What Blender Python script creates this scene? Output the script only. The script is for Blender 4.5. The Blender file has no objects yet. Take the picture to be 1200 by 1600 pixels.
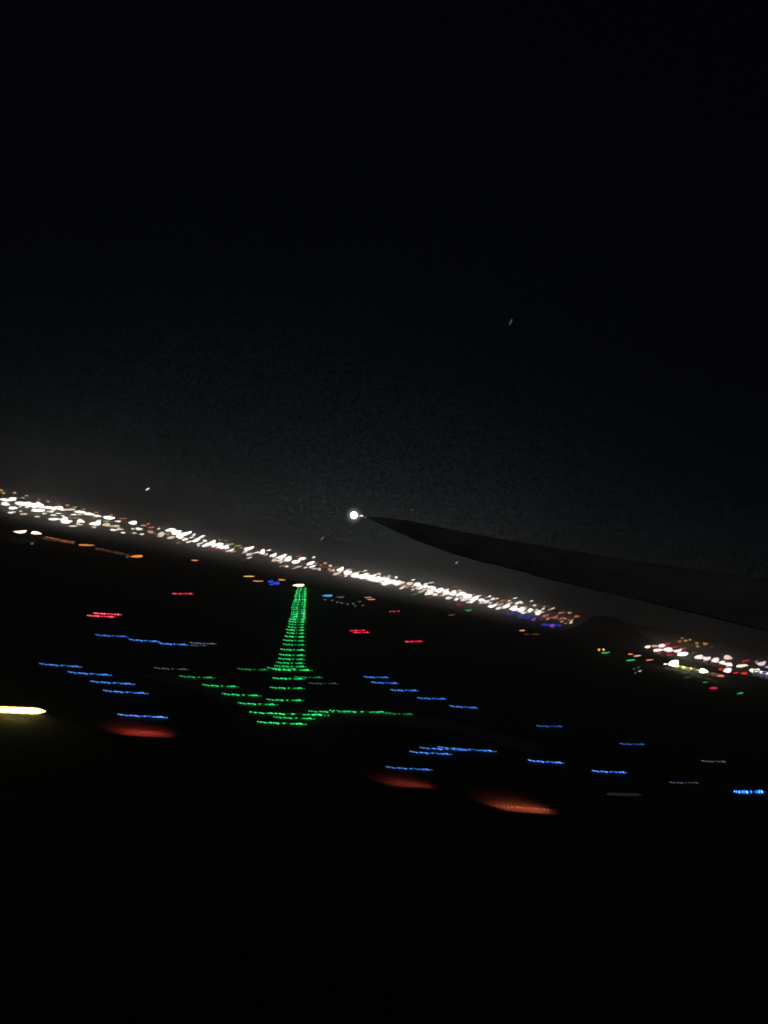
import bpy, bmesh, math, random
from mathutils import Vector, Matrix
random.seed(11)
S = bpy.context.scene
C = S.collection
R = math.radians

# ---------------------------------------------------------------- camera
H = 40.0                 # metres above the airfield
F = 1256.0               # focal length in pixels of the 1200x1600 photograph
uz = 1 / math.sqrt(1 + .2**2 + (99/F)**2)
Zc = Vector((.2*uz, uz, 99/F*uz))            # world up seen from the camera (right, up, forward)
fc = Vector((0, 0, 1)); Yc = (fc - Zc*fc.dot(Zc)).normalized(); Xc = Yc.cross(Zc)
if Xc.x < 0: Xc = -Xc
RIGHT = Vector((Xc.x, Yc.x, Zc.x)); UP = Vector((Xc.y, Yc.y, Zc.y)); FWD = Vector((Xc.z, Yc.z, Zc.z))
EYE = Vector((0, 0, H))
cam = bpy.data.cameras.new("camera"); co = bpy.data.objects.new("camera", cam); C.objects.link(co)
cam.sensor_fit = 'VERTICAL'; cam.sensor_height = 36; cam.lens = 36*F/1600
cam.clip_start = .1; cam.clip_end = 60000
m = Matrix((RIGHT, UP, -FWD)).transposed().to_4x4(); m.translation = EYE
co.matrix_world = m
S.camera = co
S.view_settings.view_transform = 'Standard'; S.view_settings.look = 'None'
S.view_settings.exposure = 0; S.view_settings.gamma = 1

# ---------------------------------------------------------------- night sky
W = bpy.data.worlds.new("World"); S.world = W; W.use_nodes = True
nt = W.node_tree; N = nt.nodes; L = nt.links; N.clear()
def nd(t, **k):
    n = N.new(t)
    for a, b in k.items(): setattr(n, a, b)
    return n
def mth(op, a, b=None, c=None):
    n = N.new('ShaderNodeMath'); n.operation = op
    for i, v in enumerate((a, b, c)):
        if v is None: continue
        if isinstance(v, (int, float)): n.inputs[i].default_value = v
        else: L.new(v, n.inputs[i])
    return n.outputs[0]
out = nd('ShaderNodeOutputWorld'); bg = nd('ShaderNodeBackground'); add = nd('ShaderNodeAddShader'); bg2 = nd('ShaderNodeBackground')
sky = nd('ShaderNodeTexSky'); sky.sky_type = 'NISHITA'; sky.sun_disc = False
sky.sun_elevation = R(-8); sky.sun_rotation = R(195)
L.new(sky.outputs[0], bg.inputs[0]); bg.inputs[1].default_value = .02
tc = nd('ShaderNodeTexCoord'); sep = nd('ShaderNodeSeparateXYZ'); L.new(tc.outputs['Generated'], sep.inputs[0])
z = mth('MAXIMUM', sep.outputs[2], 0.0)
az = mth('ARCTAN2', sep.outputs[0], sep.outputs[1])      # radians right of straight ahead
wide = mth('EXPONENT', mth('MULTIPLY', z, -9.5))
low = mth('EXPONENT', mth('MULTIPLY', z, -38.0))
band = mth('EXPONENT', mth('MULTIPLY', z, -130.0))
def gauss(c, w): return mth('EXPONENT', mth('MULTIPLY', mth('POWER', mth('ABSOLUTE', mth('DIVIDE', mth('SUBTRACT', az, c), w)), 2.0), -1.0))
gA = gauss(-.06, .34); gB = gauss(-.02, .17); gC = gauss(-.47, .12)
side = mth('ADD', mth('MULTIPLY', gA, .82), .18)
lowf = mth('ADD', mth('ADD', mth('MULTIPLY', gB, .8), mth('MULTIPLY', gC, .35)), .22)
noise = nd('ShaderNodeTexNoise'); noise.inputs['Scale'].default_value = 330; noise.inputs['Detail'].default_value = 1
L.new(tc.outputs['Generated'], noise.inputs['Vector'])
noise2 = nd('ShaderNodeTexNoise'); noise2.inputs['Scale'].default_value = 5; noise2.inputs['Detail'].default_value = 4
L.new(tc.outputs['Generated'], noise2.inputs['Vector'])
glow = mth('ADD', mth('MULTIPLY', mth('MULTIPLY', wide, side), .0185), mth('ADD', mth('MULTIPLY', mth('MULTIPLY', low, lowf), .024), mth('MULTIPLY', mth('MULTIPLY', band, gB), .05)))
grain = mth('MAXIMUM', mth('ADD', mth('MULTIPLY', noise.outputs[0], 4.6), -1.3), .3)
thin = mth('ADD', mth('MULTIPLY', noise2.outputs[0], 1.1), .45)
glow = mth('MULTIPLY', mth('MULTIPLY', glow, grain), thin)
ramp = nd('ShaderNodeValToRGB'); L.new(mth('MULTIPLY', z, 3.0), ramp.inputs[0])
e = ramp.color_ramp.elements
e[0].position = 0; e[0].color = (.80, 1.0, 1.0, 1)
e[1].position = .9; e[1].color = (.55, .75, 1.25, 1)
ne = ramp.color_ramp.elements.new(.12); ne.color = (.72, 1.0, 1.08, 1)
L.new(ramp.outputs[0], bg2.inputs[0]); L.new(mth('ADD', glow, .0011), bg2.inputs[1])
L.new(bg.outputs[0], add.inputs[0]); L.new(bg2.outputs[0], add.inputs[1]); L.new(add.outputs[0], out.inputs[0])
# moonlight: weak added sun lamp, no moon, keeping the dark wing from pure black
sl = bpy.data.lights.new("wing_fill", 'SUN'); so = bpy.data.objects.new("wing_fill", sl); C.objects.link(so)
sl.energy = .03; sl.angle = R(.5); sl.color = (1, .98, 1); so.rotation_euler = (R(48), 0, R(15))

# ---------------------------------------------------------------- helpers
def mat(name, col, rough=.8, metal=0, bump=0, scale=1.0, var=.3):
    m = bpy.data.materials.new(name); m.use_nodes = True
    t = m.node_tree; b = t.nodes['Principled BSDF']
    b.inputs['Roughness'].default_value = rough; b.inputs['Metallic'].default_value = metal
    co_ = t.nodes.new('ShaderNodeTexCoord'); n = t.nodes.new('ShaderNodeTexNoise')
    n.inputs['Scale'].default_value = scale; n.inputs['Detail'].default_value = 8
    t.links.new(co_.outputs['Object'], n.inputs['Vector'])
    r = t.nodes.new('ShaderNodeValToRGB'); t.links.new(n.outputs[0], r.inputs[0])
    r.color_ramp.elements[0].position = .3; r.color_ramp.elements[1].position = .7
    r.color_ramp.elements[0].color = tuple(c*(1-var) for c in col)+(1,)
    r.color_ramp.elements[1].color = tuple(c*(1+var) for c in col)+(1,)
    t.links.new(r.outputs[0], b.inputs['Base Color'])
    if bump:
        bp = t.nodes.new('ShaderNodeBump'); bp.inputs['Strength'].default_value = bump
        t.links.new(n.outputs[0], bp.inputs['Height']); t.links.new(bp.outputs[0], b.inputs['Normal'])
    return m
EM = {}
def emit(core, edge, strength, beads=False, soft=1.0):
    """lamp glass: strong core colour seen face-on, deeper colour at its rim"""
    key = (core, edge, round(strength, 3), beads, soft)
    if key in EM: return EM[key]
    m = bpy.data.materials.new("lamp_glass"); m.use_nodes = True
    t = m.node_tree; t.nodes.clear()
    o = t.nodes.new('ShaderNodeOutputMaterial'); em = t.nodes.new('ShaderNodeEmission')
    lw = t.nodes.new('ShaderNodeLayerWeight'); lw.inputs[0].default_value = .5
    r = t.nodes.new('ShaderNodeValToRGB'); t.links.new(lw.outputs['Facing'], r.inputs[0])
    k = r.color_ramp.elements
    k[0].position = .05*soft; k[0].color = core+(1,)
    k[1].position = .95; k[1].color = tuple(c*.35 for c in edge)+(1,)
    q = r.color_ramp.elements.new(.5); q.color = edge+(1,)
    t.links.new(r.outputs[0], em.inputs[0])
    if beads:
        at = t.nodes.new('ShaderNodeAttribute'); at.attribute_name = 'glow'
        mm = t.nodes.new('ShaderNodeMath'); mm.operation = 'MULTIPLY'; mm.inputs[1].default_value = strength
        t.links.new(at.outputs['Fac'], mm.inputs[0]); t.links.new(mm.outputs[0], em.inputs[1])
    else: em.inputs[1].default_value = strength
    t.links.new(em.outputs[0], o.inputs[0])
    EM[key] = m
    return m
M_GRASS = mat("grass_turf", (.036, .040, .024), .95, bump=.6, scale=1.1, var=.75)
M_ASPH = mat("asphalt", (.05, .05, .052), .85, scale=.4, var=.35)
M_CONC = mat("concrete", (.16, .155, .15), .8, scale=.25, var=.25)
M_PAINT = mat("road_paint", (.35, .35, .33), .6, scale=2, var=.15)
M_POLE = mat("galvanised_steel", (.12, .12, .125), .5, .6, scale=3)
M_HOUSE = mat("dark_housing", (.03, .03, .035), .6, scale=3)
M_WING = mat("wing_paint", (.50, .48, .46), .8, 0, scale=.8, var=.25)
M_WEDGE = mat("bare_metal", (.45, .45, .47), .45, .8, scale=1.5, var=.2)

def link(name, me, parent=None, loc=None, m=None):
    o = bpy.data.objects.new(name, me); C.objects.link(o)
    if loc is not None: o.location = loc
    if parent is not None:
        o.parent = parent; o.matrix_parent_inverse = Matrix.Identity(4)
    if m is not None: me.materials.append(m)
    return o
def mesh(name, verts, faces, smooth=False):
    me = bpy.data.meshes.new(name); me.from_pydata([tuple(v) for v in verts], [], faces); me.update()
    if smooth:
        for p in me.polygons: p.use_smooth = True
    return me
def tag(o, label, cat, group=None):
    o['label'] = label; o['category'] = cat
    if group: o['group'] = group
def ray(px, py): return ((px-600)*RIGHT + (800-py)*UP + F*FWD).normalized()
def at(px, py, depth):                       # point at that many metres along the view axis
    d = (px-600)*RIGHT + (800-py)*UP + F*FWD
    return EYE + d*(depth/F)

# ---------------------------------------------------------------- terrain
HILL = (945, 1500.0)
hp = at(HILL[0], 962, HILL[1]); hc = (hp.x, hp.y)
def sst(a, b, x):
    t = min(1, max(0, (x-a)/(b-a))); return t*t*(3-2*t)
def terrain(x, y):
    d = math.hypot(x, y*1.0)
    z = 44*sst(1450, 2700, d) + 2.0*math.sin(x*.006+1.3)*sst(1700, 2500, d)
    dx, dy = x-hc[0], y-hc[1]                # the dark knoll that interrupts the town
    wx = 38 if dx < 0 else 82
    k = 1/(1+abs(dx/wx)**3.0)
    z2 = (hp.z)*k*math.exp(-(dy/60)**2)
    return max(z, 0) if z > z2 else z2
def hit(px, py, h):
    """first point on the ray whose height over the ground is h"""
    d = ray(px, py); t = 60.0; last = t
    while t < 2750:
        p = EYE+d*t
        if p.z - terrain(p.x, p.y) < h:
            a, b = last, t
            for _ in range(24):
                mm = (a+b)/2; p = EYE+d*mm
                if p.z - terrain(p.x, p.y) < h: b = mm
                else: a = mm
            return EYE+d*b
        last = t; t += 6
    return EYE+d*2550
def grid(name, xs, ys, zf, m, kind='structure', dz=0):
    vs = [(x, y, zf(x, y)+dz) for y in ys for x in xs]; n = len(xs)
    fs = [(j*n+i, j*n+i+1, (j+1)*n+i+1, (j+1)*n+i) for j in range(len(ys)-1) for i in range(n-1)]
    o = link(name, mesh(name, vs, fs, True), m=m); o['kind'] = kind; return o
xs = [-30000, -12000, -6000, -3500] + [i*40-2400 for i in range(121)] + [3500, 6000, 12000, 30000]
ys = [-8000, -3000, -1000, -200, 0] + [i*25+100 for i in range(118)] + [3200, 3800, 5000, 9000, 20000, 40000]
xs = sorted(set(xs) | {int(hc[0])+i*8 for i in range(-40, 60)}); ys = sorted(set(ys) | {int(hc[1])+i*10 for i in range(-20, 21)})
grid("ground", xs, ys, terrain, M_GRASS)

# taxiway following the green lamps, crossing taxiway, apron and runway (dark, only just lit)
def strip_road(name, pts, w, m, dz):
    vs = []; fs = []
    for i, p in enumerate(pts):
        a = pts[max(0, i-1)]; b = pts[min(len(pts)-1, i+1)]
        d = (Vector((b[0]-a[0], b[1]-a[1], 0))).normalized(); n = Vector((-d.y, d.x, 0))*w/2
        for q in (-1, 1):
            x = p[0]+n.x*q; y = p[1]+n.y*q; vs.append((x, y, dz))
    fs = [(2*i, 2*i+1, 2*i+3, 2*i+2) for i in range(len(pts)-1)]
    o = link(name, mesh(name, vs, fs), m=m); o['kind'] = 'structure'; return o
def g2(px, py):
    p = hit(px, py, 0); return (p.x, p.y)
strip_road("taxiway", [g2(436, 1180), g2(442, 1128), g2(446, 1093), g2(451, 1060), g2(456, 1020), g2(462, 985), g2(468, 950), g2(471, 930)], 23, M_ASPH, .004)
strip_road("crossing_taxiway", [g2(240, 1052), g2(320, 1072), g2(400, 1098), g2(450, 1120), g2(560, 1116), g2(690, 1130), g2(840, 1170)], 18, M_CONC, .008)
strip_road("service_road", [g2(40, 838), g2(88, 843), g2(134, 852), g2(190, 865), g2(240, 874)], 14, M_CONC, .35)
rw = strip_road("runway", [g2(-500, 1330), g2(300, 1345), g2(900, 1372), g2(1600, 1400)], 45, M_ASPH, .012)

# ---------------------------------------------------------------- airfield lamps drawn out into camera-shake streaks
def ordinal(n):
    suf = 'th' if 10 <= n % 100 <= 20 else {1: 'st', 2: 'nd', 3: 'rd'}.get(n % 10, 'th')
    return f"{n}{suf}"
PAT_X = [0, .03, .07, .10, .14, .18, .23, .26, .31, .36, .40, .45, .49, .54, .58, .62, .67, .71, .74, .78, .82, .86, .90, .94, .97, 1]
BL = {'blue': ((.17, .50, 1.0), (.01, .12, .85)), 'green': ((.08, 1.0, .27), (.0, .52, .09)),
      'red': ((1.0, .20, .30), (.85, .0, .03)), 'pale': ((.55, .62, .75), (.10, .13, .22)), 'grey': ((.5, .5, .5), (.12, .12, .13))}
def light_streak(name, x0, y0, x1, y1, colour, strength, label, cat, group, rad=1.22, gaps=.0, wig=.9, nseg=None):
    n = nseg or max(14, int(abs(x1-x0)*.9)); rnd = random.Random(int(x0*7+y0*13))
    prng = random.Random(5); ph = [prng.uniform(0, 6.28) for _ in range(4)]
    patg = random.Random(77); pat = [patg.random() for _ in range(40)]
    path = []
    for i in range(n+1):
        t = i/n
        wy = wig*(.55*math.sin(t*23+ph[0]) + .45*math.sin(t*51+ph[1]) + .35*math.sin(t*9+ph[2]) + .5*math.sin(t*3.1))
        px = x0+(x1-x0)*t; py = y0+(y1-y0)*t + wy*.75
        path.append((hit(px, py, .35), t))
    base = path[n//2][0]; base = Vector((base.x, base.y, 0))
    # low kerb-like rail under the streak, made up
    vs = []; fs = []
    for p, t in path:
        a = path[max(0, path.index((p, t))-1)][0]; b = path[min(n, path.index((p, t))+1)][0]
        d = Vector((b.x-a.x, b.y-a.y, 0)).normalized(); q = Vector((-d.y, d.x, 0))*.10
        for s, zz in ((-1, .0), (-.6, .14), (.6, .14), (1, 0)):
            vs.append(Vector((p.x, p.y, zz))+q*s-base)
    for i in range(n):
        for j in range(3): fs.append((4*i+j, 4*i+j+1, 4*i+5+j, 4*i+4+j))
    root = link(name, mesh('added_rail', vs, fs), loc=base, m=M_HOUSE)
    tag(root, label, cat, group)
    # the streak itself: one shaken light smeared into a continuous beaded run
    vs = []; fs = []; gl = []; K = 6
    for i, (p, t) in enumerate(path):
        dist = (p-EYE).dot(FWD); u = t*39; k = int(u); f_ = u-k
        v = pat[k]*(1-f_)+pat[min(39, k+1)]*f_
        on = 1.0 if v > gaps else .10
        ends = .45 if (i == 0 or i == n) else 1
        r = rad*(.62+.6*v)*ends*dist/F
        g = on*(.35+1.3*v*v)*rnd.uniform(.75, 1.2)
        for j in range(K):
            a = 2*math.pi*j/K
            vs.append(p+UP*(r*math.sin(a))+FWD*(r*math.cos(a))-base); gl.append(g)
    for i in range(n):
        for j in range(K): fs.append((i*K+j, i*K+(j+1) % K, (i+1)*K+(j+1) % K, (i+1)*K+j))
    me = mesh('lamps', vs, fs, True)
    at_ = me.attributes.new('glow', 'FLOAT', 'POINT')
    for i, v in enumerate(gl): at_.data[i].value = v
    c = BL[colour]
    link('lamp_streak', me, root, m=emit(c[0], c[1], strength, True))
    return root

blue = [  # x0 y0 x1 y1 strength, label
 (149, 992, 200, 994.5, .75, "faint blue lamp streak, leftmost of the chain under the twin red streaks"),
 (201, 999, 250, 1002.5, 1.15, "second blue lamp streak from the left in the chain below the twin red streaks"),
 (248, 1005, 294, 1007.5, 1.25, "brightest blue lamp streak in the chain nearest the single red streak"),
 (296, 1004, 338, 1006, .45, "dim blue lamp streak ending the chain below the single red streak, upper one"),
 (297, 1008, 324, 1008.3, .22, "shortest and faintest blue lamp streak, tucked under the chain's right end"),
 (61, 1037, 128, 1042, .85, "topmost of four stepped blue lamp streaks above the bright yellow floodlight"),
 (106, 1050, 175, 1055, 1.0, "second from the top of four stepped blue lamp streaks at the left"),
 (141, 1064.5, 211, 1069, 1.0, "third from the top of four stepped blue lamp streaks at the left"),
 (161, 1079, 232, 1083.5, .95, "lowest of four stepped blue lamp streaks at the left"),
 (184, 1116.5, 262, 1121, 1.45, "bright blue lamp streak just above the leftmost red lit patch"),
 (568, 1057.5, 608, 1058.5, 1.0, "topmost of five stepped blue lamp streaks right of the green ladder"),
 (580, 1066, 623, 1067.5, 1.05, "second of five stepped blue lamp streaks right of the green ladder"),
 (610, 1078, 654, 1079, 1.0, "middle of five stepped blue lamp streaks right of the green ladder"),
 (652, 1090.5, 698, 1092, .95, "fourth of five stepped blue lamp streaks right of the green ladder"),
 (702, 1103, 747, 1106, .95, "lowest of five stepped blue lamp streaks right of the green ladder"),
 (656, 1168.5, 735, 1172, 1.0, "upper left of three overlapping blue lamp streaks above the middle red patch"),
 (684, 1167.5, 776, 1174, 1.05, "longest of three overlapping blue lamp streaks above the middle red patch"),
 (640, 1174.5, 706, 1178.5, 1.15, "lower left of three overlapping blue lamp streaks above the middle red patch"),
 (603, 1198.5, 676, 1203, .85, "pale blue lamp streak just above the middle red lit patch"),
 (838, 1134, 880, 1135, .5, "dim blue lamp streak above the bright azure pair, farther away"),
 (825, 1188, 881, 1192, 1.55, "bright azure lamp streak, left one of the pair right of centre"),
 (968, 1162, 1008, 1163, .5, "dim blue lamp streak above the right azure streak"),
 (925, 1204.5, 980, 1207, 1.5, "bright azure lamp streak just above the faint grey bar"),
 (1046, 1222.5, 1093, 1223, .28, "very faint bluish lamp streak left of the brightest beaded blue streak"),
 (1096, 1189, 1135, 1190, .4, "faint blue lamp streak above and left of the brightest beaded streak"),
]
for x0, y0, x1, y1, s, lab in blue:
    light_streak('taxiway_edge_streak', x0, y0, x1, y1, 'blue' if s > .45 else 'pale', s*.92, lab, 'taxiway light', 'blue taxiway edge lights')
light_streak('taxiway_edge_streak', 1147, 1237, 1195, 1237, 'blue', 3.6, "brightest blue lamp streak, of separate round beads at the right edge", 'taxiway light', 'blue taxiway edge lights', rad=2.5, gaps=.42, wig=.7)

green = []
y = 918.5; k = 0
while y < 951:
    tt = (y-918)/32
    green.append((464.5-9*tt+random.uniform(-.8, .8), y, 479.3-1.0*tt, y+.2, .72+.25*random.random(), None)); y += 2.05+.8*tt
for yy, a, b in [(952.6, 456, 478), (955.4, 455.5, 478), (958, 455, 478), (960.6, 454.5, 478), (963.2, 454, 478), (965.6, 453, 478), (968.1, 451, 478), (971.5, 450, 478),
                 (975.6, 449.5, 477.5), (980, 449, 477), (984.2, 446.5, 477), (989.2, 447, 477), (994.6, 444.5, 477), (1000.7, 442, 477), (1007.1, 442, 477.5), (1015, 438, 477),
                 (1023.3, 436.5, 477), (1029.6, 435, 477), (1035.7, 432, 476), (1041, 429, 479), (1046.5, 427, 488), (1060, 426, 476), (1074.8, 422, 476), (1093.7, 417, 475)]:
    green.append((a, yy-.6, b, yy+.7, .85, None))
nl = len(green)
for i, g in enumerate(green):
    light_streak('taxiway_centreline_streak', *g[:4], 'green', g[4]*(1.5 if i < 18 else 1.35)*random.uniform(.72, 1.3), f"green lamp streak, {ordinal(i+1)} rung from the top of the green ladder" if i else "topmost green lamp streak of the ladder, just under the pale yellow floodlight",
              'taxiway light', 'green rungs of the centreline ladder', rad=1.35 if i < 15 else 1.3, gaps=.22 if i < 18 else .3, wig=.35 if i < 18 else .8)
for x0, y0, x1, y1, s, lab in [
 (371, 1045, 420, 1046.5, .38, "dim green lamp streak reaching left from the ladder's widest crossing"),
 (417, 1043.5, 466, 1045.5, .8, "green lamp streak crossing the ladder just above its widest rung"),
 (240, 1043.5, 295, 1046, .28, "faintest green lamp streak, farthest left of the curving branch"),
 (280, 1056.5, 336, 1059, .55, "second green lamp streak from the left in the curving branch"),
 (316, 1070, 373, 1073, .9, "third green lamp streak from the left in the curving branch"),
 (347, 1084, 408, 1087, 1.0, "fourth green lamp streak from the left in the curving branch"),
 (372, 1098.5, 434, 1101, 1.1, "green lamp streak at the foot of the curving branch, near the ladder"),
 (390, 1113, 514, 1117.5, 1.2, "longest green lamp streak, across the foot of the ladder"),
 (427.5, 1120.5, 492.5, 1123, 1.0, "green lamp streak between the two lowest long green streaks"),
 (402, 1128, 479, 1131.5, 1.4, "lowest and brightest green lamp streak at the ladder's foot"),
 (459.5, 1057.5, 505, 1058.5, .38, "dim green lamp streak right of the ladder, upper of two"),
 (482, 1067.3, 529, 1068, .22, "very faint grey green lamp streak right of the ladder, lower of two"),
 (482, 1111.5, 552, 1112, .85, "green lamp streak starting the right branch at the ladder's foot"),
 (515, 1110.5, 608, 1113, 1.1, "long green lamp streak in the middle of the right branch"),
 (595, 1113.8, 647, 1116, .35, "fading green lamp streak at the tip of the right branch")]:
    light_streak('taxiway_centreline_streak', x0, y0, x1, y1, 'green' if s > .3 else 'pale', s*1.05, lab, 'taxiway light', 'green branches of the centreline', rad=1.2, gaps=.3)
for x0, y0, x1, y1, s, lab, rad in [
 (269.5, 927.6, 302, 927.8, 1.5, "single red lamp streak between the left city lights and the blue chain", 1.5),
 (146, 958, 190, 960.5, 1.5, "upper of the twin red lamp streaks at the left", 1.4),
 (136, 961.6, 180, 964, 1.3, "lower of the twin red lamp streaks at the left", 1.4),
 (547, 985.4, 571, 984.8, 1.5, "upper of the twin red lamp streaks right of the green ladder", 1.3),
 (552, 988.2, 577, 988, 1.6, "lower of the twin red lamp streaks right of the green ladder", 1.3),
 (609, 955.8, 625, 954.6, 1.4, "short red lamp streak, highest of the reds right of the ladder", 1.3),
 (633, 1002.6, 660, 1002, 1.8, "single red lamp streak farthest right, above the five blue streaks", 1.5)]:
    light_streak('obstruction_streak', x0, y0, x1, y1, 'red', s, lab, 'red light', 'red obstruction lights', rad=rad, wig=.3)

# ---------------------------------------------------------------- town and apron lamps on masts
COL = {  # core, rim
 'w': ((1, .97, .90), (1, .90, .80)), 'c': ((1, .90, .70), (1, .75, .50)), 'p': ((1, .62, .50), (.8, .30, .20)), 's': ((1, .34, .22), (.6, .12, .06)),
 'o': ((1, .36, .08), (.6, .14, .01)), 'g': ((1, .62, .16), (.8, .35, .03)), 'r': ((.85, .05, .04), (.35, .01, .01)), 'k': ((.8, .03, .10), (.4, .0, .03)),
 'G': ((.03, .55, .16), (.0, .22, .04)), 't': ((.02, .55, .40), (0, .3, .2)), 'y': ((.75, .75, .30), (.4, .4, .1)), 'B': ((.03, .10, .75), (.01, .03, .4)),
 'V': ((.35, .12, .85), (.12, .04, .5)), 'A': ((.08, .42, .85), (.02, .15, .45)), 'n': ((.25, .26, .27), (.10, .10, .11)), 'b': ((.30, .14, .07), (.12, .05, .02)),
 'q': ((1, .88, .84), (.8, .55, .5)), 'u': ((.62, .72, 1.0), (.3, .4, .8)), 'z': ((.72, .60, .58), (.4, .32, .32))}
WORD = {'q': 'pinkish white', 'w': 'white', 'c': 'cream', 'p': 'peach', 's': 'salmon red', 'o': 'orange', 'g': 'golden', 'r': 'red', 'k': 'crimson', 'G': 'green', 't': 'teal', 'y': 'yellow green',
        'B': 'deep blue', 'V': 'violet', 'A': 'azure', 'n': 'dim grey', 'b': 'dull brown', 'u': 'bluish white', 'z': 'greyish pink'}
POW = {'q': 1.9, 'w': 3.0, 'c': 1.9, 'g': 1.1, 'p': 1.0, 'n': .35, 'b': .5, 'z': .8, 'B': .9, 'u': 1.3}
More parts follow.
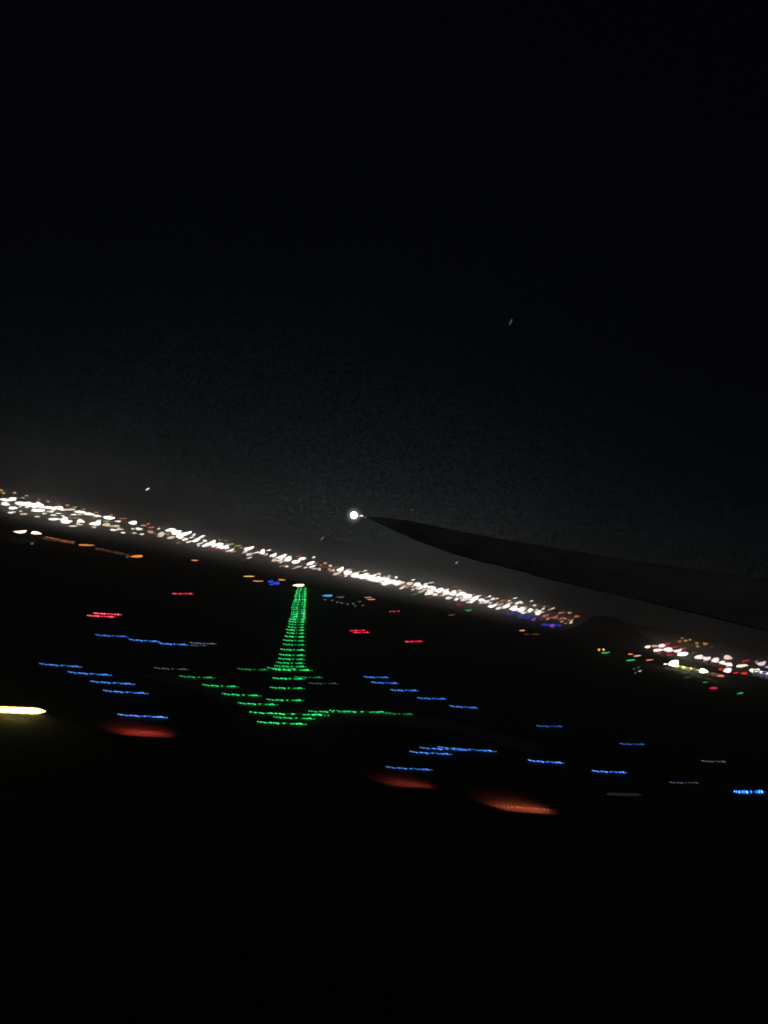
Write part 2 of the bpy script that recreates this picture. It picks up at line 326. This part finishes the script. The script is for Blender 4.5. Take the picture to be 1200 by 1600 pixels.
T = """2 766 8 3 g;5 770 8 3 g;23 770 7 3 p;41 774.5 7 2.5 p;36 778 7 3 p;61 780.5 6 4 k;75 783.5 7 3 s;92 787 5 2 s;20 778 12 3 w;12 781 24 5 w;8 787 14 5.5 w;20 793.5 12 5.5 w
20 800 12 2 c;37 803 12 2.5 c;31 791.5 8 2 c;58 807 11 2 c;20 815.5 7 1.5 n;27 786 8 6 w;35 787 16 6 w;46 788 14 8 w;55 789 16 9 w;63 790 12 8 w;60 797.5 20 6 w;75 793 14 5 w;84 795 10 5 w
90 793 14 5 w;98 797 8 3 w;76 799 8 3 c;84 811 15 4 w;100 812 12 10 w;105 815 16 5 w;98 806 8 3 c;105 789.5 9 3 s;117 792.5 8 3 p;131 795.5 8 3 s;150 800.5 9 3 s;174 804.5 7 4 o
192 810 13 2.5 o;94 794 9 7 w;109 796 16 4 c;125 800 18 4.5 w;139 803 18 4 w;152 806 14 3.5 w;170 809 18 6 w;125 804 8 3 c;146 809 8 2 p;126 814 13 5 w;154 814 10 3.5 w;119 809.5 12 2 y
149 818 22 5 w;166 819.5 15 4.5 c;166 814.5 14 3 y;124 819.5 12 2 c;147 823.5 9 2.5 c;181 822 11 4 c;177 828 11 3.5 w;189 827 9 2 c;131 807 10 4 b;208 816.5 15 5.5 w;217 826.5 11 4.5 w
224 821 10 3 p;231 818.5 8 3 o;236 824 12 3 s;235 831 13 5 p;248 826 6 3 c;251 835 14 7 c;242 834 6 4 r;267 840 13 4.5 c;262 835 8 3 y;266 828 16 5 w;275 832 16 8 w;281 838 12 8 w
290 834 18 6 w;303 835.5 7 3 w;289 843 9 5 w;295 846.5 9 3 w;306 844 14 5 w;315 838.5 12 3.5 w;320 845 8 4 w;321 851.5 13 4.5 w;330 849 15 8 w;340 852.5 17 9 w;350 855.5 14 8 w
331 857.5 13 2.5 k;347 859 10 3.5 k;360 860 12 3.5 w;343 843 6 2 o;353 844.5 6 2.5 o;354 849.5 7 3 t;362 850 9 3.5 y;371 853 13 3 y;376 855.5 8 3 y;389 857 15 5.5 w;384 860.5 8 3 w
392 866.5 9 3.5 p;399 855 6 3 r;401 861 6 4 r;382 875 10 2.5 n;410 862 10 7 w;420 859.5 8 2.5 w;416 866 8 3 c;427 868 11 6 w;429 875 11 4.5 c;411 877 11 2.5 b;427 880 10 2.5 b;440 870 16 6 w
450 873 14 7 w;462 878 13 6 w;466 869 9 4 r;472 873 12 5 w;485 880 14 5 w;488 885 12 4 w;441 884 11 3 o;460 888 9 2.5 p;508 880 8 4 p;516 884 6 4 c;514 890 6 3.5 c;521 891 6 4.5 c;526 896 12 5 c
515 895 4 3 r;501 883 6 3 s;494 880 7 3 s;532 890 11 7 w;543 895 13 8 w;555 899 15 8 w;567 901 15 8 w;580 903.5 17 9 w;590 905 14 9 w;600 907 15 9 w;612 909 13 8 w;620 911 13 8 w;633 914 9 6 s
573 896.5 7 3 w;585 898.5 8 3.5 w;619 902 6 4 w;603 911.5 13 6 w;636 917.5 9 3 p;640 912 9 5 w;652 913.5 13 6 w;662 917 13 7 w;674 919.5 15 8 w;686 922.5 15 7 w;697 925.5 12 7 w;645 921 8 3 c
658 924 9 3 c;670 927 15 4.5 w;680 929 10 4 w;687 930.5 7 4 s;708 926.5 13 7 w;720 929 14 8 w;730 931.5 15 8 w;742 935 13 7 w;753 938 11 6 w;701 934 12 4 w;713 936 9 4 w;724 937 9 4 w
736 940 13 4.5 w;718 945 9 3 r;731 942 7 3 r;732 953.5 11 4 G;705 961 11 2.5 b;760 940 9 5 w;769 947 13 5 w;779 950 9 4.5 w;770 934.5 6 3 c;777 935 5 3 c;766 942 8 3 c;795 939 8 3.5 c
808 941.5 6 3.5 c;791 947 11 6 w;803 951 15 7 w;814 952.5 13 7 w;828 953.5 9 6 w;835 946 7 4 c;818 957.5 9 3 w;801 958.5 18 3.5 B;815 962.5 15 4.5 B;825 965 12 4.5 B;834 967 10 4.5 V
841 957 11 7 w;850 948 6 3 p;858 953 6 3 p;852 962 11 6 s;856 966.5 8 3.5 p;867 964.5 12 5 s;878 966 10 5 s;875 958 7 4 p;890 957.5 8 4 p;890 964 8 5 b;901 963 10 4 o;878 971 7 3.5 p
884 974 6 3 s;892 972 7 4.5 c;852 976 13 4.5 B;863 977 11 5.5 V;873 977 11 3.5 B;816 985 11 2.5 s;823 991 9 1.5 b;837 991 12 2 b;936 1015 5.5 4 g;943 1015 5.5 4 g;946 1020 13 4 G
985 1022 9 2.5 s;996 1024.5 11 3 p;986 1031.5 14 4 G;1015 1031 11 3 s;991 1045 5 3 n;998 1043 6 3 n;993 1051 5 3 n;1000 1048.5 6 3.5 z;1012 1010.5 11 4 c;1023 1009.5 12 4 p
1028 1015.5 12 5 w;1034 1009 9 6 w;1044 1015 15 6 w;1042 1006 12 4.5 r;1055 1010.5 10 4 r;1068 1013 10 5.5 r;1059 1017 11 5 w;1067 1022 15 7 w;1030 1020.5 7 3 k;1047 1023 10 3.5 k
1062 1002 7 5 o;1066 997 5 2.5 g;1071 1001 8 3.5 g;1078 999.5 6 2.5 g;1089 1005 7 3.5 g;1102 1006 8 5 g;1090 1010 8 3 g;1080 1008 7 5 b;1112 1010 7 3 n;1083 1020 8 7 n;1092 1026.5 14 5.5 w
1104 1029 10 6 w;1118 1031 12 6 w;1129 1035.5 10 5 w;1137 1027 12 6 w;1138 1038.5 13 5.5 w;1137 1047 13 6 w;1126 1045.5 9 4 r;1159 1040 17 5.5 c;1166 1032 11 5 k;1150 1051 9 3.5 r
1163 1052 13 4.5 r;1179 1048 13 7 w;1190 1037 11 6 w;1182 1034 7 4 z;1192 1051 13 6 u;1199 1042 8 4 u;1053 1036 19 9 w;1040 1037.5 8 2.5 c;1085 1043 7 3 n;1099 1048 14 7 w;1126 1056 12 4 s
1115 1075 15 3.5 k;1075 1058 10 2 n;1102 1066 9 1.5 G;1157 1083 12 2.5 G;389 900.5 16 2.6 g;403 908 16 2.4 s;423 908.5 12 4 B;432 911 14 5 B;424 913 9 3 B;440 906 12 3 o;467 914.3 22 4 c
512 930.5 20 3.6 A;532 933 13 4 n;508 937 6 3 n;519 938 6 3 n;527 941 6 3 n;534 942 7 3 n;543 944 6 3 n;552 943 7 3 n;555 947 5 3 n;562 940 7 3 n;567 946 6 3 n;575 933.5 11 2.2 s;580 936.5 12 2.6 s
32 831 19 5.5 c;56 832.5 18 5 c;50 849 8 5 n;134 851.7 25 3.4 o;214 869 23 4.2 o;199 870 7 4 n;304 875.5 13 2.2 s;648 928 12 3 G;673 933 14 2.5 b"""
lamps = [tuple(q.split()) for q in T.replace('\n', ';').split(';') if q.strip()]
lamps = [(float(a), float(b), float(c), float(d), 'q' if k == 'w' and float(a) > 1005 and float(a) not in (1053, 1067, 1099) else k) for a, b, c, d, k in lamps]
def zone(x, y):
    if y > 985 and x > 925: 
        return 'the separate right cluster' if (x > 1005 and y < 1060) else 'the loose lights left of the right cluster' if x < 1030 else 'the dim lights below the right cluster'
    mid = 785+.2*x
    if y > mid+22: return 'the loose lights below the city strip'
    return ("the strip's far left end", 'the strip above the orange road', 'the strip above the single red streak', 'the strip around the teal lamp', 'the strip above the green ladder',
            'the widest white part of the strip', 'the strip under the wing', "the strip's red and blue right end")[min(7, int(x//113))]
BLOB = {}
def blob(seed):
    if seed in BLOB: return BLOB[seed]
    bm = bmesh.new(); bmesh.ops.create_icosphere(bm, subdivisions=2, radius=1)
    r = random.Random(seed); ph = [r.uniform(0, 6.28) for _ in range(4)]
    for v in bm.verts:
        a = math.atan2(v.co.z, v.co.x); k = 1+.16*math.sin(2*a+ph[0])+.11*math.sin(3*a+ph[1])+.08*math.sin(5*a+ph[2])
        v.co *= k
        v.co.z += (.25 if seed % 2 else -.2)*v.co.x**2-.05
    BLOB[seed] = bm; return bm
def town_lamp(x, y, w, h, k, label, group):
    name, cat = (('floodlight_mast', 'floodlight') if k in 'wcuzq' else ('street_lamp', 'street lamp') if k in 'gopbn' else ('beacon_light', 'coloured light'))
    p = hit(x, y, 7.0 if y > 900+.0*x or w < 8 else 9.0)
    gz = terrain(p.x, p.y)
    if p.z-gz > 40: gz = p.z-40 if False else gz
    base = Vector((p.x, p.y, gz)); depth = (p-EYE).dot(FWD); s = depth/F
    ph = p.z-gz
    vs = []; fs = []
    for zz, rr in ((0, .22), (ph*.5, .16), (ph, .10)):
        for j in range(5):
            a = j*math.tau/5; vs.append((rr*math.cos(a), rr*math.sin(a), zz))
    for q in range(2):
        for j in range(5): fs.append((q*5+j, q*5+(j+1) % 5, q*5+5+(j+1) % 5, q*5+5+j))
    root = link(name, mesh('pole', vs, fs), loc=base, m=M_POLE)
    tag(root, label, cat, group)
    bm = blob(random.randrange(12)); me = bpy.data.meshes.new('lamp_head'); bm.to_mesh(me)
    for f in me.polygons: f.use_smooth = True
    slant = R(0) if x < 240 or (y > 785+.2*x+17 and x < 930) else R(14) if x < 930 else R(6)
    ax = RIGHT*math.cos(slant)+UP*math.sin(slant); az_ = UP*math.cos(slant)-RIGHT*math.sin(slant)
    kq = .60 if k == 'q' else .46 if w < 9 else .5; wx = w*kq*s; wz = h*kq*s; wy = min(wz, 4)
    mm = Matrix((ax*wx, FWD*wy, az_*wz)).transposed().to_4x4(); mm.translation = Vector((0, 0, ph))
    me.transform(mm)
    cc = COL[k]
    pw = POW.get(k, 1.0)
    if k == 'w' and w*h > 50: pw = 4.2
    link('lamp_head', me, root, m=emit(cc[0], cc[1], pw))
    return root, p, s
lamps += []
# small lamps between the big ones
for i in range(235):
    x = random.uniform(4, 900)
    if random.random() < .45: x = random.uniform(520, 840)
    yc = 787+.2*x+(-3 if x < 60 else 0); x_ = x
    y = yc + random.gauss(0, 6 if x < 240 else 4.2) - 1
    kk = random.choices('wcpsobr', (10, 5, 3, 1, 1, 2, 1))[0]
    lamps.append((x, y, random.uniform(4, 12), random.uniform(1.4, 2.8), kk))
by = {}
for l in sorted(lamps, key=lambda q: q[0]): by.setdefault((zone(l[0], l[1]), l[4]), []).append(l)
for (zn, k), v in by.items():
    for i, l in enumerate(v):
        big = max(v, key=lambda q: q[2]*q[3])
        if len(v) == 1: lab = f"the only {WORD[k]} lamp in {zn}"
        elif i == 0: lab = f"leftmost {WORD[k]} lamp in {zn}"
        elif i == len(v)-1: lab = f"rightmost {WORD[k]} lamp in {zn}"
        else: lab = f"{ordinal(i+1)} {WORD[k]} lamp from the left in {zn}"
        root, p, s = town_lamp(*l, lab, 'lit lamps of the city strip' if 'strip' in zn and 'loose' not in zn else 'lamps around the right cluster' if 'right' in zn else 'loose lights below the city')
        if abs(l[0]-1053) < .5:
            ll = bpy.data.lights.new('lamp_beam', 'POINT'); ll.energy = 5200; ll.color = (1, .95, .55); ll.shadow_soft_size = 1
            lo = bpy.data.objects.new('lamp_beam', ll); C.objects.link(lo); lo.parent = root; lo.location = (16, -4, 6)

# ---------------------------------------------------------------- added floodlights and lamp streaks near the runway
def point_lamp(parent, loc, col, energy, kind='POINT', size=1, rot=None, sy=None, spread=None):
    ll = bpy.data.lights.new('lamp_light', kind); ll.energy = energy; ll.color = col
    if kind == 'AREA':
        ll.shape = 'RECTANGLE'; ll.size = size; ll.size_y = sy
        if spread: ll.spread = spread
    else: ll.shadow_soft_size = size
    lo = bpy.data.objects.new('lamp_light', ll); C.objects.link(lo); lo.parent = parent; lo.location = loc
    if rot is not None: lo.rotation_euler = rot
    return lo
def box(x0, x1, y0, y1, z0, z1, bev=0):
    bm = bmesh.new(); bmesh.ops.create_cube(bm, size=1)
    for v in bm.verts: v.co = Vector((x0+(v.co.x+.5)*(x1-x0), y0+(v.co.y+.5)*(y1-y0), z0+(v.co.z+.5)*(z1-z0)))
    if bev: bmesh.ops.bevel(bm, geom=bm.edges[:], offset=bev, segments=2, affect='EDGES')
    me = bpy.data.meshes.new('box'); bm.to_mesh(me); bm.free(); return me
def red_pool_lights(x0, y0, x1, y1, deep, col, energy, label):
    """made-up poles with hooded lamps, added to throw a red pool on the turf"""
    a = hit(x0, y0, 0); b = hit(x1, y1, 0); L_ = (b-a).length
    ang = math.atan2(b.y-a.y, b.x-a.x)
    out_ = Vector((-math.sin(ang), math.cos(ang), 0)); c = (a+b)/2 + out_*deep*.5
    root = bpy.data.objects.new('added_floodlight', None); C.objects.link(root); root.location = c; root.rotation_euler = (0, 0, ang)
    tag(root, label, 'ground floodlight', 'added floodlights washing the ground red')
    for q in range(6):
        x = (-.5+(q+.5)/6)*L_*.86
        link('pole', box(x-.03, x+.03, deep*.5-.03, deep*.5+.03, 0, 2.6), root, m=M_POLE)
        link('arm', box(x-.02, x+.02, -deep*.22, deep*.5-.03, 2.56, 2.6), root, m=M_POLE)
        link('hood', box(x-.14, x+.14, -deep*.22-.14, -deep*.22+.14, 2.6, 2.68, .02), root, m=M_HOUSE)
        ll = point_lamp(root, (x, -deep*.22, 2.52), col, energy*random.uniform(.7, 1.2), 'SPOT', .05, (R(24), 0, 0)); ll.data.spot_size = R(132); ll.data.spot_blend = 1
    link('kerb', box(-L_*.5, L_*.5, -deep*.5-.1, -deep*.5, 0, .18, .02), root, m=M_HOUSE)
    return root
red_pool_lights(196, 1152, 270, 1155.5, 10, (1, .09, .07), 620, "leftmost red lit patch, below the bright blue streak")
red_pool_lights(621, 1233.2, 684, 1236, 10, (1, .12, .09), 250, "dimmest red lit patch, middle one below the pale blue streak")
red_pool_lights(794, 1270.3, 872, 1275.5, 9, (1, .17, .085), 900, "orange red lit patch with tiny sparks, rightmost and lowest")
for i in range(11):      # sparks over the right patch
    px = 776+i*8.2+random.uniform(-2, 2); py = 1259.5+i*.55+random.uniform(-.6, .6)
    p = hit(px, py, .25); g = Vector((p.x, p.y, 0))
    me = bpy.data.meshes.new('stake'); bm = bmesh.new(); bmesh.ops.create_cone(bm, segments=6, radius1=.03, radius2=.015, depth=.25, cap_ends=True)
    for v in bm.verts: v.co.z += .125
    bm.to_mesh(me); bm.free()
    r0 = link('marker_light', me, loc=g, m=M_POLE)
    tag(r0, ("leftmost tiny spark" if i == 0 else "rightmost tiny spark" if i == 10 else f"tiny spark, {ordinal(i+1)} from the left,") + " above the orange red lit patch", 'marker light', 'tiny sparks over the orange red patch')
    me = bpy.data.meshes.new('bulb'); bm = bmesh.new(); bmesh.ops.create_icosphere(bm, subdivisions=1, radius=.085*random.uniform(.5, 1.2)); bm.to_mesh(me); bm.free()
    bo = link('bulb', me, r0, m=emit((1, .65, .35), (.8, .35, .15), 2.2)); bo.location = (0, 0, .28)

def tube(pts, rads, K=10):
    vs = []; fs = []; n = len(pts)
    for p, r in zip(pts, rads):
        for j in range(K):
            a = math.tau*j/K; vs.append(p+UP*(r*math.sin(a))+FWD*(r*math.cos(a)))
    for i in range(n-1):
        for j in range(K): fs.append((i*K+j, i*K+(j+1) % K, (i+1)*K+(j+1) % K, (i+1)*K+j))
    fs.append(tuple(range(K))[::-1]); fs.append(tuple((n-1)*K+j for j in range(K)))
    return mesh('tube', vs, fs, True)
def long_streak(x0, y0, x1, y1, hpx, core, edge, st, name, label, cat, n=20, hgt=2.2):  # a lamp's streak of light built as an emissive tube on added posts
    a = hit(x0, y0, hgt); b = hit(x1, y1, hgt); base = Vector(((a.x+b.x)/2, (a.y+b.y)/2, 0))
    root = bpy.data.objects.new(name, None); C.objects.link(root); root.location = base
    tag(root, label, cat)
    pts = []; rr = []
    for i in range(n+1):
        t = i/n; p = a.lerp(b, t)-base; dist = (p+base-EYE).dot(FWD)
        k = min(1, (1-t)*6+.25)*min(1, t*6+.3)*(1+.05*math.sin(i*1.9))
        pts.append(p); rr.append(hpx/2*k*dist/F)
    link('streak_tube', tube(pts, rr), root, m=emit(core, edge, st, soft=3))
    for t in (.06, .5, .94):
        p = a.lerp(b, t)-base
        link('post', box(p.x-.06, p.x+.06, p.y-.06, p.y+.06, 0, p.z), root, m=M_POLE)
    return root
r_ = long_streak(-40, 1107, 71, 1111.5, 10.5, (1, .93, .5), (1, .68, .09), 2.4, 'floodlight_streak', "big bright yellow white floodlight streak cut by the photo's left edge", 'floodlight', n=26, hgt=.8)
[point_lamp(r_, (q, -2.6, 1.1), (1, .85, .10), 62, size=.3) for q in (-5, -2, 1, 3.5)]
long_streak(948, 1240.5, 1003, 1242, 5, (.035, .035, .035), (.02, .02, .02), .55, 'floodlight_streak', "faint grey light streak below the right azure streak", 'floodlight', n=12, hgt=.5)

# made-up low buildings with eave lamps, added to reproduce smears of light
def lit_building(x0, y0, x1, y1, hpx, washes, label, wallm, deep=14):
    """x0,y0 - x1,y1: foot of the near wall; washes: (position along the wall 0..1, colour, energy)"""
    a = hit(x0, y0, 0); b = hit(x1, y1, 0)
    a = Vector((a.x, a.y, terrain(a.x, a.y))); b = Vector((b.x, b.y, terrain(b.x, b.y))); c = (a+b)/2; v = b-a; L_ = Vector((v.x, v.y)).length
    ang = math.atan2(v.y, v.x); hgt = hpx*(c-EYE).dot(FWD)/F
    root = bpy.data.objects.new('added_building', None); C.objects.link(root); root.location = (c.x, c.y, min(a.z, b.z)-.2); root.rotation_euler = (0, 0, ang)
    tag(root, label, 'building')
    link('wall', box(-L_/2, L_/2, 0, deep, 0, hgt), root, m=wallm)
    link('roof', box(-L_/2-.4, L_/2+.4, -1.3, deep+.4, hgt+.003, hgt+.45, .05), root, m=M_HOUSE)
    n = max(2, int(L_/14))
    for i in range(n):
        x = -L_/2+L_*(i+.5)/n
        link('door', box(x-1.4, x+1.4, -.06, -.003, .05, min(2.6, hgt*.55), .01), root, m=M_HOUSE)
        if hgt > 3.6:
            w = link('window', box(x-5, x-2.2, -.05, -.003, hgt*.45, hgt*.7, .01), root, m=M_HOUSE)
    for t, colr, en in washes:
        point_lamp(root, (-L_/2+L_*t, -1.1, hgt-.25), colr, en, 'POINT', .15)
    return root
M_RENDER = mat("wall_render", (.45, .42, .38), .85, scale=.3, var=.35)
O = (1, .36, .13)
lit_building(66, 842.5, 116, 850.5, 5.0, [(.12, (1, .5, .3), 90), (.3, O, 170), (.45, O, 210), (.62, O, 260), (.78, O, 240), (.92, O, 90)], "added low building with orange washed wall beside the two cream lamps", M_RENDER)
lit_building(148, 858.5, 203, 870, 4.0, [(.06, O, 70), (.2, (1, .45, .25), 50), (.4, (1, .45, .25), 45), (.6, (1, .45, .25), 60), (.78, (1, .4, .2), 70), (.93, O, 60)], "added low dim brown lit building between the two bright orange lamps", M_RENDER)
YG = (.85, .95, .25)
lit_building(1052, 1043, 1132, 1060, 5.5, [(.08, YG, 1500), (.2, YG, 800), (.34, YG, 480), (.48, YG, 260), (.62, (1, .7, .35), 200), (.78, (1, .5, .3), 150), (.92, (1, .4, .3), 110)], "added yellow green lit building trailing right from the brightest lamp of the right cluster", M_RENDER)
lit_building(1082, 1033.5, 1142, 1047.5, 5.5, [(.1, (.9, .9, 1), 90), (.3, (1, .9, .9), 140), (.5, (1, .9, .9), 200), (.7, (1, .88, .88), 330), (.9, (1, .88, .88), 330)], "added pale grey lit building running behind the white lamps of the right cluster", M_RENDER)
lit_building(1176, 1055.5, 1216, 1064.5, 9, [(.1, (.95, .95, 1), 700), (.3, (.8, .85, 1), 900), (.55, (.75, .8, 1), 900), (.8, (.95, .95, 1), 900)], "added bluish white lit building at the photo's right edge", M_RENDER)

# ---------------------------------------------------------------- stars / lights in the sky
for px, py, wpx, hpx, colr, st, lab in (
 (230.5, 764.3, 7.5, 4, (1, .93, .82), 1.2, "small bright white light in the sky above the left city strip"),
 (503, 841.5, 7, 6, (.8, .85, .85), .22, "blurred pale star between the wingtip light and the city strip"),
 (713.5, 879.3, 6, 3.5, (.8, .85, .9), .6, "small pale star in the wedge between wing and city"),
 (643.5, 796.7, 4, 3.5, (.6, .75, .75), .10, "faint star just above the wing near its tip"),
 (798, 503, 5, 11, (.6, .8, .78), .085, "faint slanted greenish star high up in the dark sky")):
    p = at(px, py, 9000); me = bpy.data.meshes.new('star'); bm = bmesh.new(); bmesh.ops.create_icosphere(bm, subdivisions=2, radius=1)
    bm.to_mesh(me); bm.free(); [setattr(f, 'use_smooth', True) for f in me.polygons]
    sl_ = R(20); ax = RIGHT*math.cos(sl_)+UP*math.sin(sl_); az_ = UP*math.cos(sl_)+RIGHT*math.sin(sl_)
    s = 9000/F; mm = Matrix((ax*wpx/2*s, FWD*s*2, az_*hpx/2*s)).transposed().to_4x4(); me.transform(mm)
    o = link('star', me, loc=p, m=emit(colr, tuple(c*.4 for c in colr), st*(1.1 if py < 600 else 2.0))); tag(o, lab, 'star')

# ---------------------------------------------------------------- the aircraft wing
#   photo x, leading edge y (upper outline), trailing edge y (lower outline), depth of the trailing edge, chord in depth, thickness
SEC = [(566, 806.2, 808.0, 24.8, .5, .03), (578, 806.3, 811.5, 24.2, .9, .05), (600, 808.5, 822, 23.2, 1.3, .07), (640, 813.5, 839.5, 21.6, 1.6, .09), (700, 825.5, 861.5, 19.4, 1.9, .12),
       (760, 838, 879.5, 17.5, 2.1, .14), (830, 850.5, 897, 15.7, 2.3, .17), (900, 862.5, 913, 14.2, 2.5, .20), (1000, 881.5, 936, 12.5, 2.8, .24),
       (1100, 897, 960, 11.2, 3.2, .28), (1200, 912, 984, 10.2, 3.6, .32), (1340, 934, 1018, 9.1, 4.1, .38), (1500, 960, 1055, 8.2, 4.8, .45)]
wroot = bpy.data.objects.new('aircraft_wing', None); C.objects.link(wroot); wroot.location = at(1500, 1000, 9)
tag(wroot, "dark swept aircraft wing reaching from the right edge with a white light at its tip", 'wing')
wb = wroot.location
vs = []; NP = 20
def section(s):
    x, yl, yt, d, ch, th = s
    te = at(x, yt, d); le = at(x-6, yl, d+ch)
    fw = (le-te); c = fw.length; fwn = fw.normalized(); up = (UP-fwn*UP.dot(fwn)).normalized()
    pts = []
    for j in range(NP):
        a = math.tau*j/NP; u = .5-.5*math.cos(a)      # 0 trailing .. 1 leading
        prof = 2.6*th*.5*(math.sqrt(max(0, 1-u))*.0 + (u**.8)*math.sqrt(max(0, 1-u))*1.2)
        pts.append(te+fw*u+up*(prof*(1 if math.sin(a) >= 0 else -.55))-wb)
    return pts
rings = [section(s) for s in SEC]
for r in rings: vs += r
fs = [(i*NP+j, i*NP+(j+1) % NP, (i+1)*NP+(j+1) % NP, (i+1)*NP+j) for i in range(len(rings)-1) for j in range(NP)]
fs += [tuple(range(NP))[::-1], tuple((len(rings)-1)*NP+j for j in range(NP))]
link('wing_panel', mesh('wing_panel', vs, fs, True), wroot, m=M_WING)
def te_strip(i0, i1, back, nm, m, up=.012):
    """moving surface along the trailing edge: a thin wedge"""
    v = []; q = []
    for s in SEC[i0:i1+1]:
        x, yl, yt, d, ch, th = s
        te = at(x, yt, d)-wb; le = at(x-6, yl, d+ch)-wb; f = (le-te)
        n = (UP-f.normalized()*UP.dot(f.normalized())).normalized()
        v += [te-f*.01, te+f*back+n*(th*.75), te+f*back-n*(th*.2), te-f*.01-n*.015]
    for i in range(i1-i0):
        for j in range(4): q.append((4*i+j, 4*i+(j+1) % 4, 4*i+4+(j+1) % 4, 4*i+4+j))
    q += [(0, 1, 2, 3)[::-1], tuple(4*(i1-i0)+j for j in range(4))]
    return link(nm, mesh(nm, v, q), wroot, m=m)
te_strip(3, 5, .25, 'aileron', M_WING)
te_strip(6, 12, .3, 'flap', M_WING)
# tip lamp: hot bulb on the wingtip; larger see-through sphere glows as its imitated halo
bm = bmesh.new(); bmesh.ops.create_uvsphere(bm, u_segments=24, v_segments=12, radius=.115); me = bpy.data.meshes.new('wingtip_light'); bm.to_mesh(me); bm.free()
for f in me.polygons: f.use_smooth = True
tl = link('wingtip_light', me, wroot, m=emit((1, .99, .96), (1, 1, .97), 6.0, soft=6)); tl.location = at(553, 805, 25)-wb
bm = bmesh.new(); bmesh.ops.create_uvsphere(bm, u_segments=32, v_segments=16, radius=.36); me = bpy.data.meshes.new('halo_sphere'); bm.to_mesh(me); bm.free()
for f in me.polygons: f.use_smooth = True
fm = bpy.data.materials.new('halo_glow'); fm.use_nodes = True; t = fm.node_tree; t.nodes.clear()
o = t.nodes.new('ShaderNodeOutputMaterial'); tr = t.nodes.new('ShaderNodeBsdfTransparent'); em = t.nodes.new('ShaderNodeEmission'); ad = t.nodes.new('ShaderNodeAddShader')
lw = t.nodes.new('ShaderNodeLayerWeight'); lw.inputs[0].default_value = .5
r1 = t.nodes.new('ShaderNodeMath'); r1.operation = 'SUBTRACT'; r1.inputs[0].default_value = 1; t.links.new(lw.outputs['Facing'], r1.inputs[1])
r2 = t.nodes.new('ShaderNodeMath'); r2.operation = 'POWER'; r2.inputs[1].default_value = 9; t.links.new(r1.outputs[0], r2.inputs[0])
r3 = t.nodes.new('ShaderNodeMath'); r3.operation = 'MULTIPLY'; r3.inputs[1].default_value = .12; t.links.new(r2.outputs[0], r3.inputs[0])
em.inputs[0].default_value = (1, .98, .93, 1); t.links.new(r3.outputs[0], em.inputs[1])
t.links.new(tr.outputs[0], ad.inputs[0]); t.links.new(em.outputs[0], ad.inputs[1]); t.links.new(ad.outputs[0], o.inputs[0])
cv = link('lamp_halo', me, wroot, m=fm); cv.location = at(553, 805, 25)-wb
link('lamp_bracket', tube([at(556, 805.2, 25)-wb, at(566, 807, 24.9)-wb, at(580, 809, 24.7)-wb], [.02, .028, .03], 8), wroot, m=M_WING)
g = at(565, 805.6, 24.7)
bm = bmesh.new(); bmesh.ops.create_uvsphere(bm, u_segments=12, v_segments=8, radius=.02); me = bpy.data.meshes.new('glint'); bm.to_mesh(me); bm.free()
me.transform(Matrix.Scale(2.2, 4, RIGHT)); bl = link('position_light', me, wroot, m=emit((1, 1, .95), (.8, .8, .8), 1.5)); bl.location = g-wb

# ---------------------------------------------------------------- night air
hz = link('haze', box(-3400, 3400, -400, 6500, -3, 190))
hz['kind'] = 'stuff'
hm = bpy.data.materials.new('haze'); hm.use_nodes = True; t = hm.node_tree; t.nodes.clear()
o = t.nodes.new('ShaderNodeOutputMaterial'); pv = t.nodes.new('ShaderNodeVolumePrincipled')
pv.inputs['Color'].default_value = (.82, .82, .83, 1); pv.inputs['Density'].default_value = .00028; pv.inputs['Anisotropy'].default_value = .75
t.links.new(pv.outputs[0], o.inputs['Volume']); hz.data.materials.append(hm)
# added haze over the town, thinning out upwards, to give the lamps bloom
sm = link('bloom_haze', box(-1500, 1900, 1250, 3050, -2, 140)); sm['kind'] = 'stuff'
hm = bpy.data.materials.new('bloom_haze'); hm.use_nodes = True; t = hm.node_tree; t.nodes.clear()
o = t.nodes.new('ShaderNodeOutputMaterial'); pv = t.nodes.new('ShaderNodeVolumePrincipled')
c_ = t.nodes.new('ShaderNodeTexCoord'); sp = t.nodes.new('ShaderNodeSeparateXYZ'); t.links.new(c_.outputs['Object'], sp.inputs[0])
def m2(op, a, b):
    n = t.nodes.new('ShaderNodeMath'); n.operation = op
    for i, v in enumerate((a, b)):
        if isinstance(v, (int, float)): n.inputs[i].default_value = v
        elif v is not None: t.links.new(v, n.inputs[i])
    return n.outputs[0]
up_ = m2('EXPONENT', m2('MULTIPLY', m2('MAXIMUM', m2('SUBTRACT', sp.outputs[2], 22.0), 0.0), -1/16), None)
nr = m2('MINIMUM', m2('MULTIPLY', m2('SUBTRACT', sp.outputs[1], 1250.0), 1/300), 1.0)
t.links.new(m2('MULTIPLY', m2('MULTIPLY', up_, nr), .0017), pv.inputs['Density'])
pv.inputs['Color'].default_value = (.95, .9, .84, 1); pv.inputs['Anisotropy'].default_value = .85
t.links.new(pv.outputs[0], o.inputs['Volume']); sm.data.materials.append(hm)
S.cycles.volume_step_rate = 4
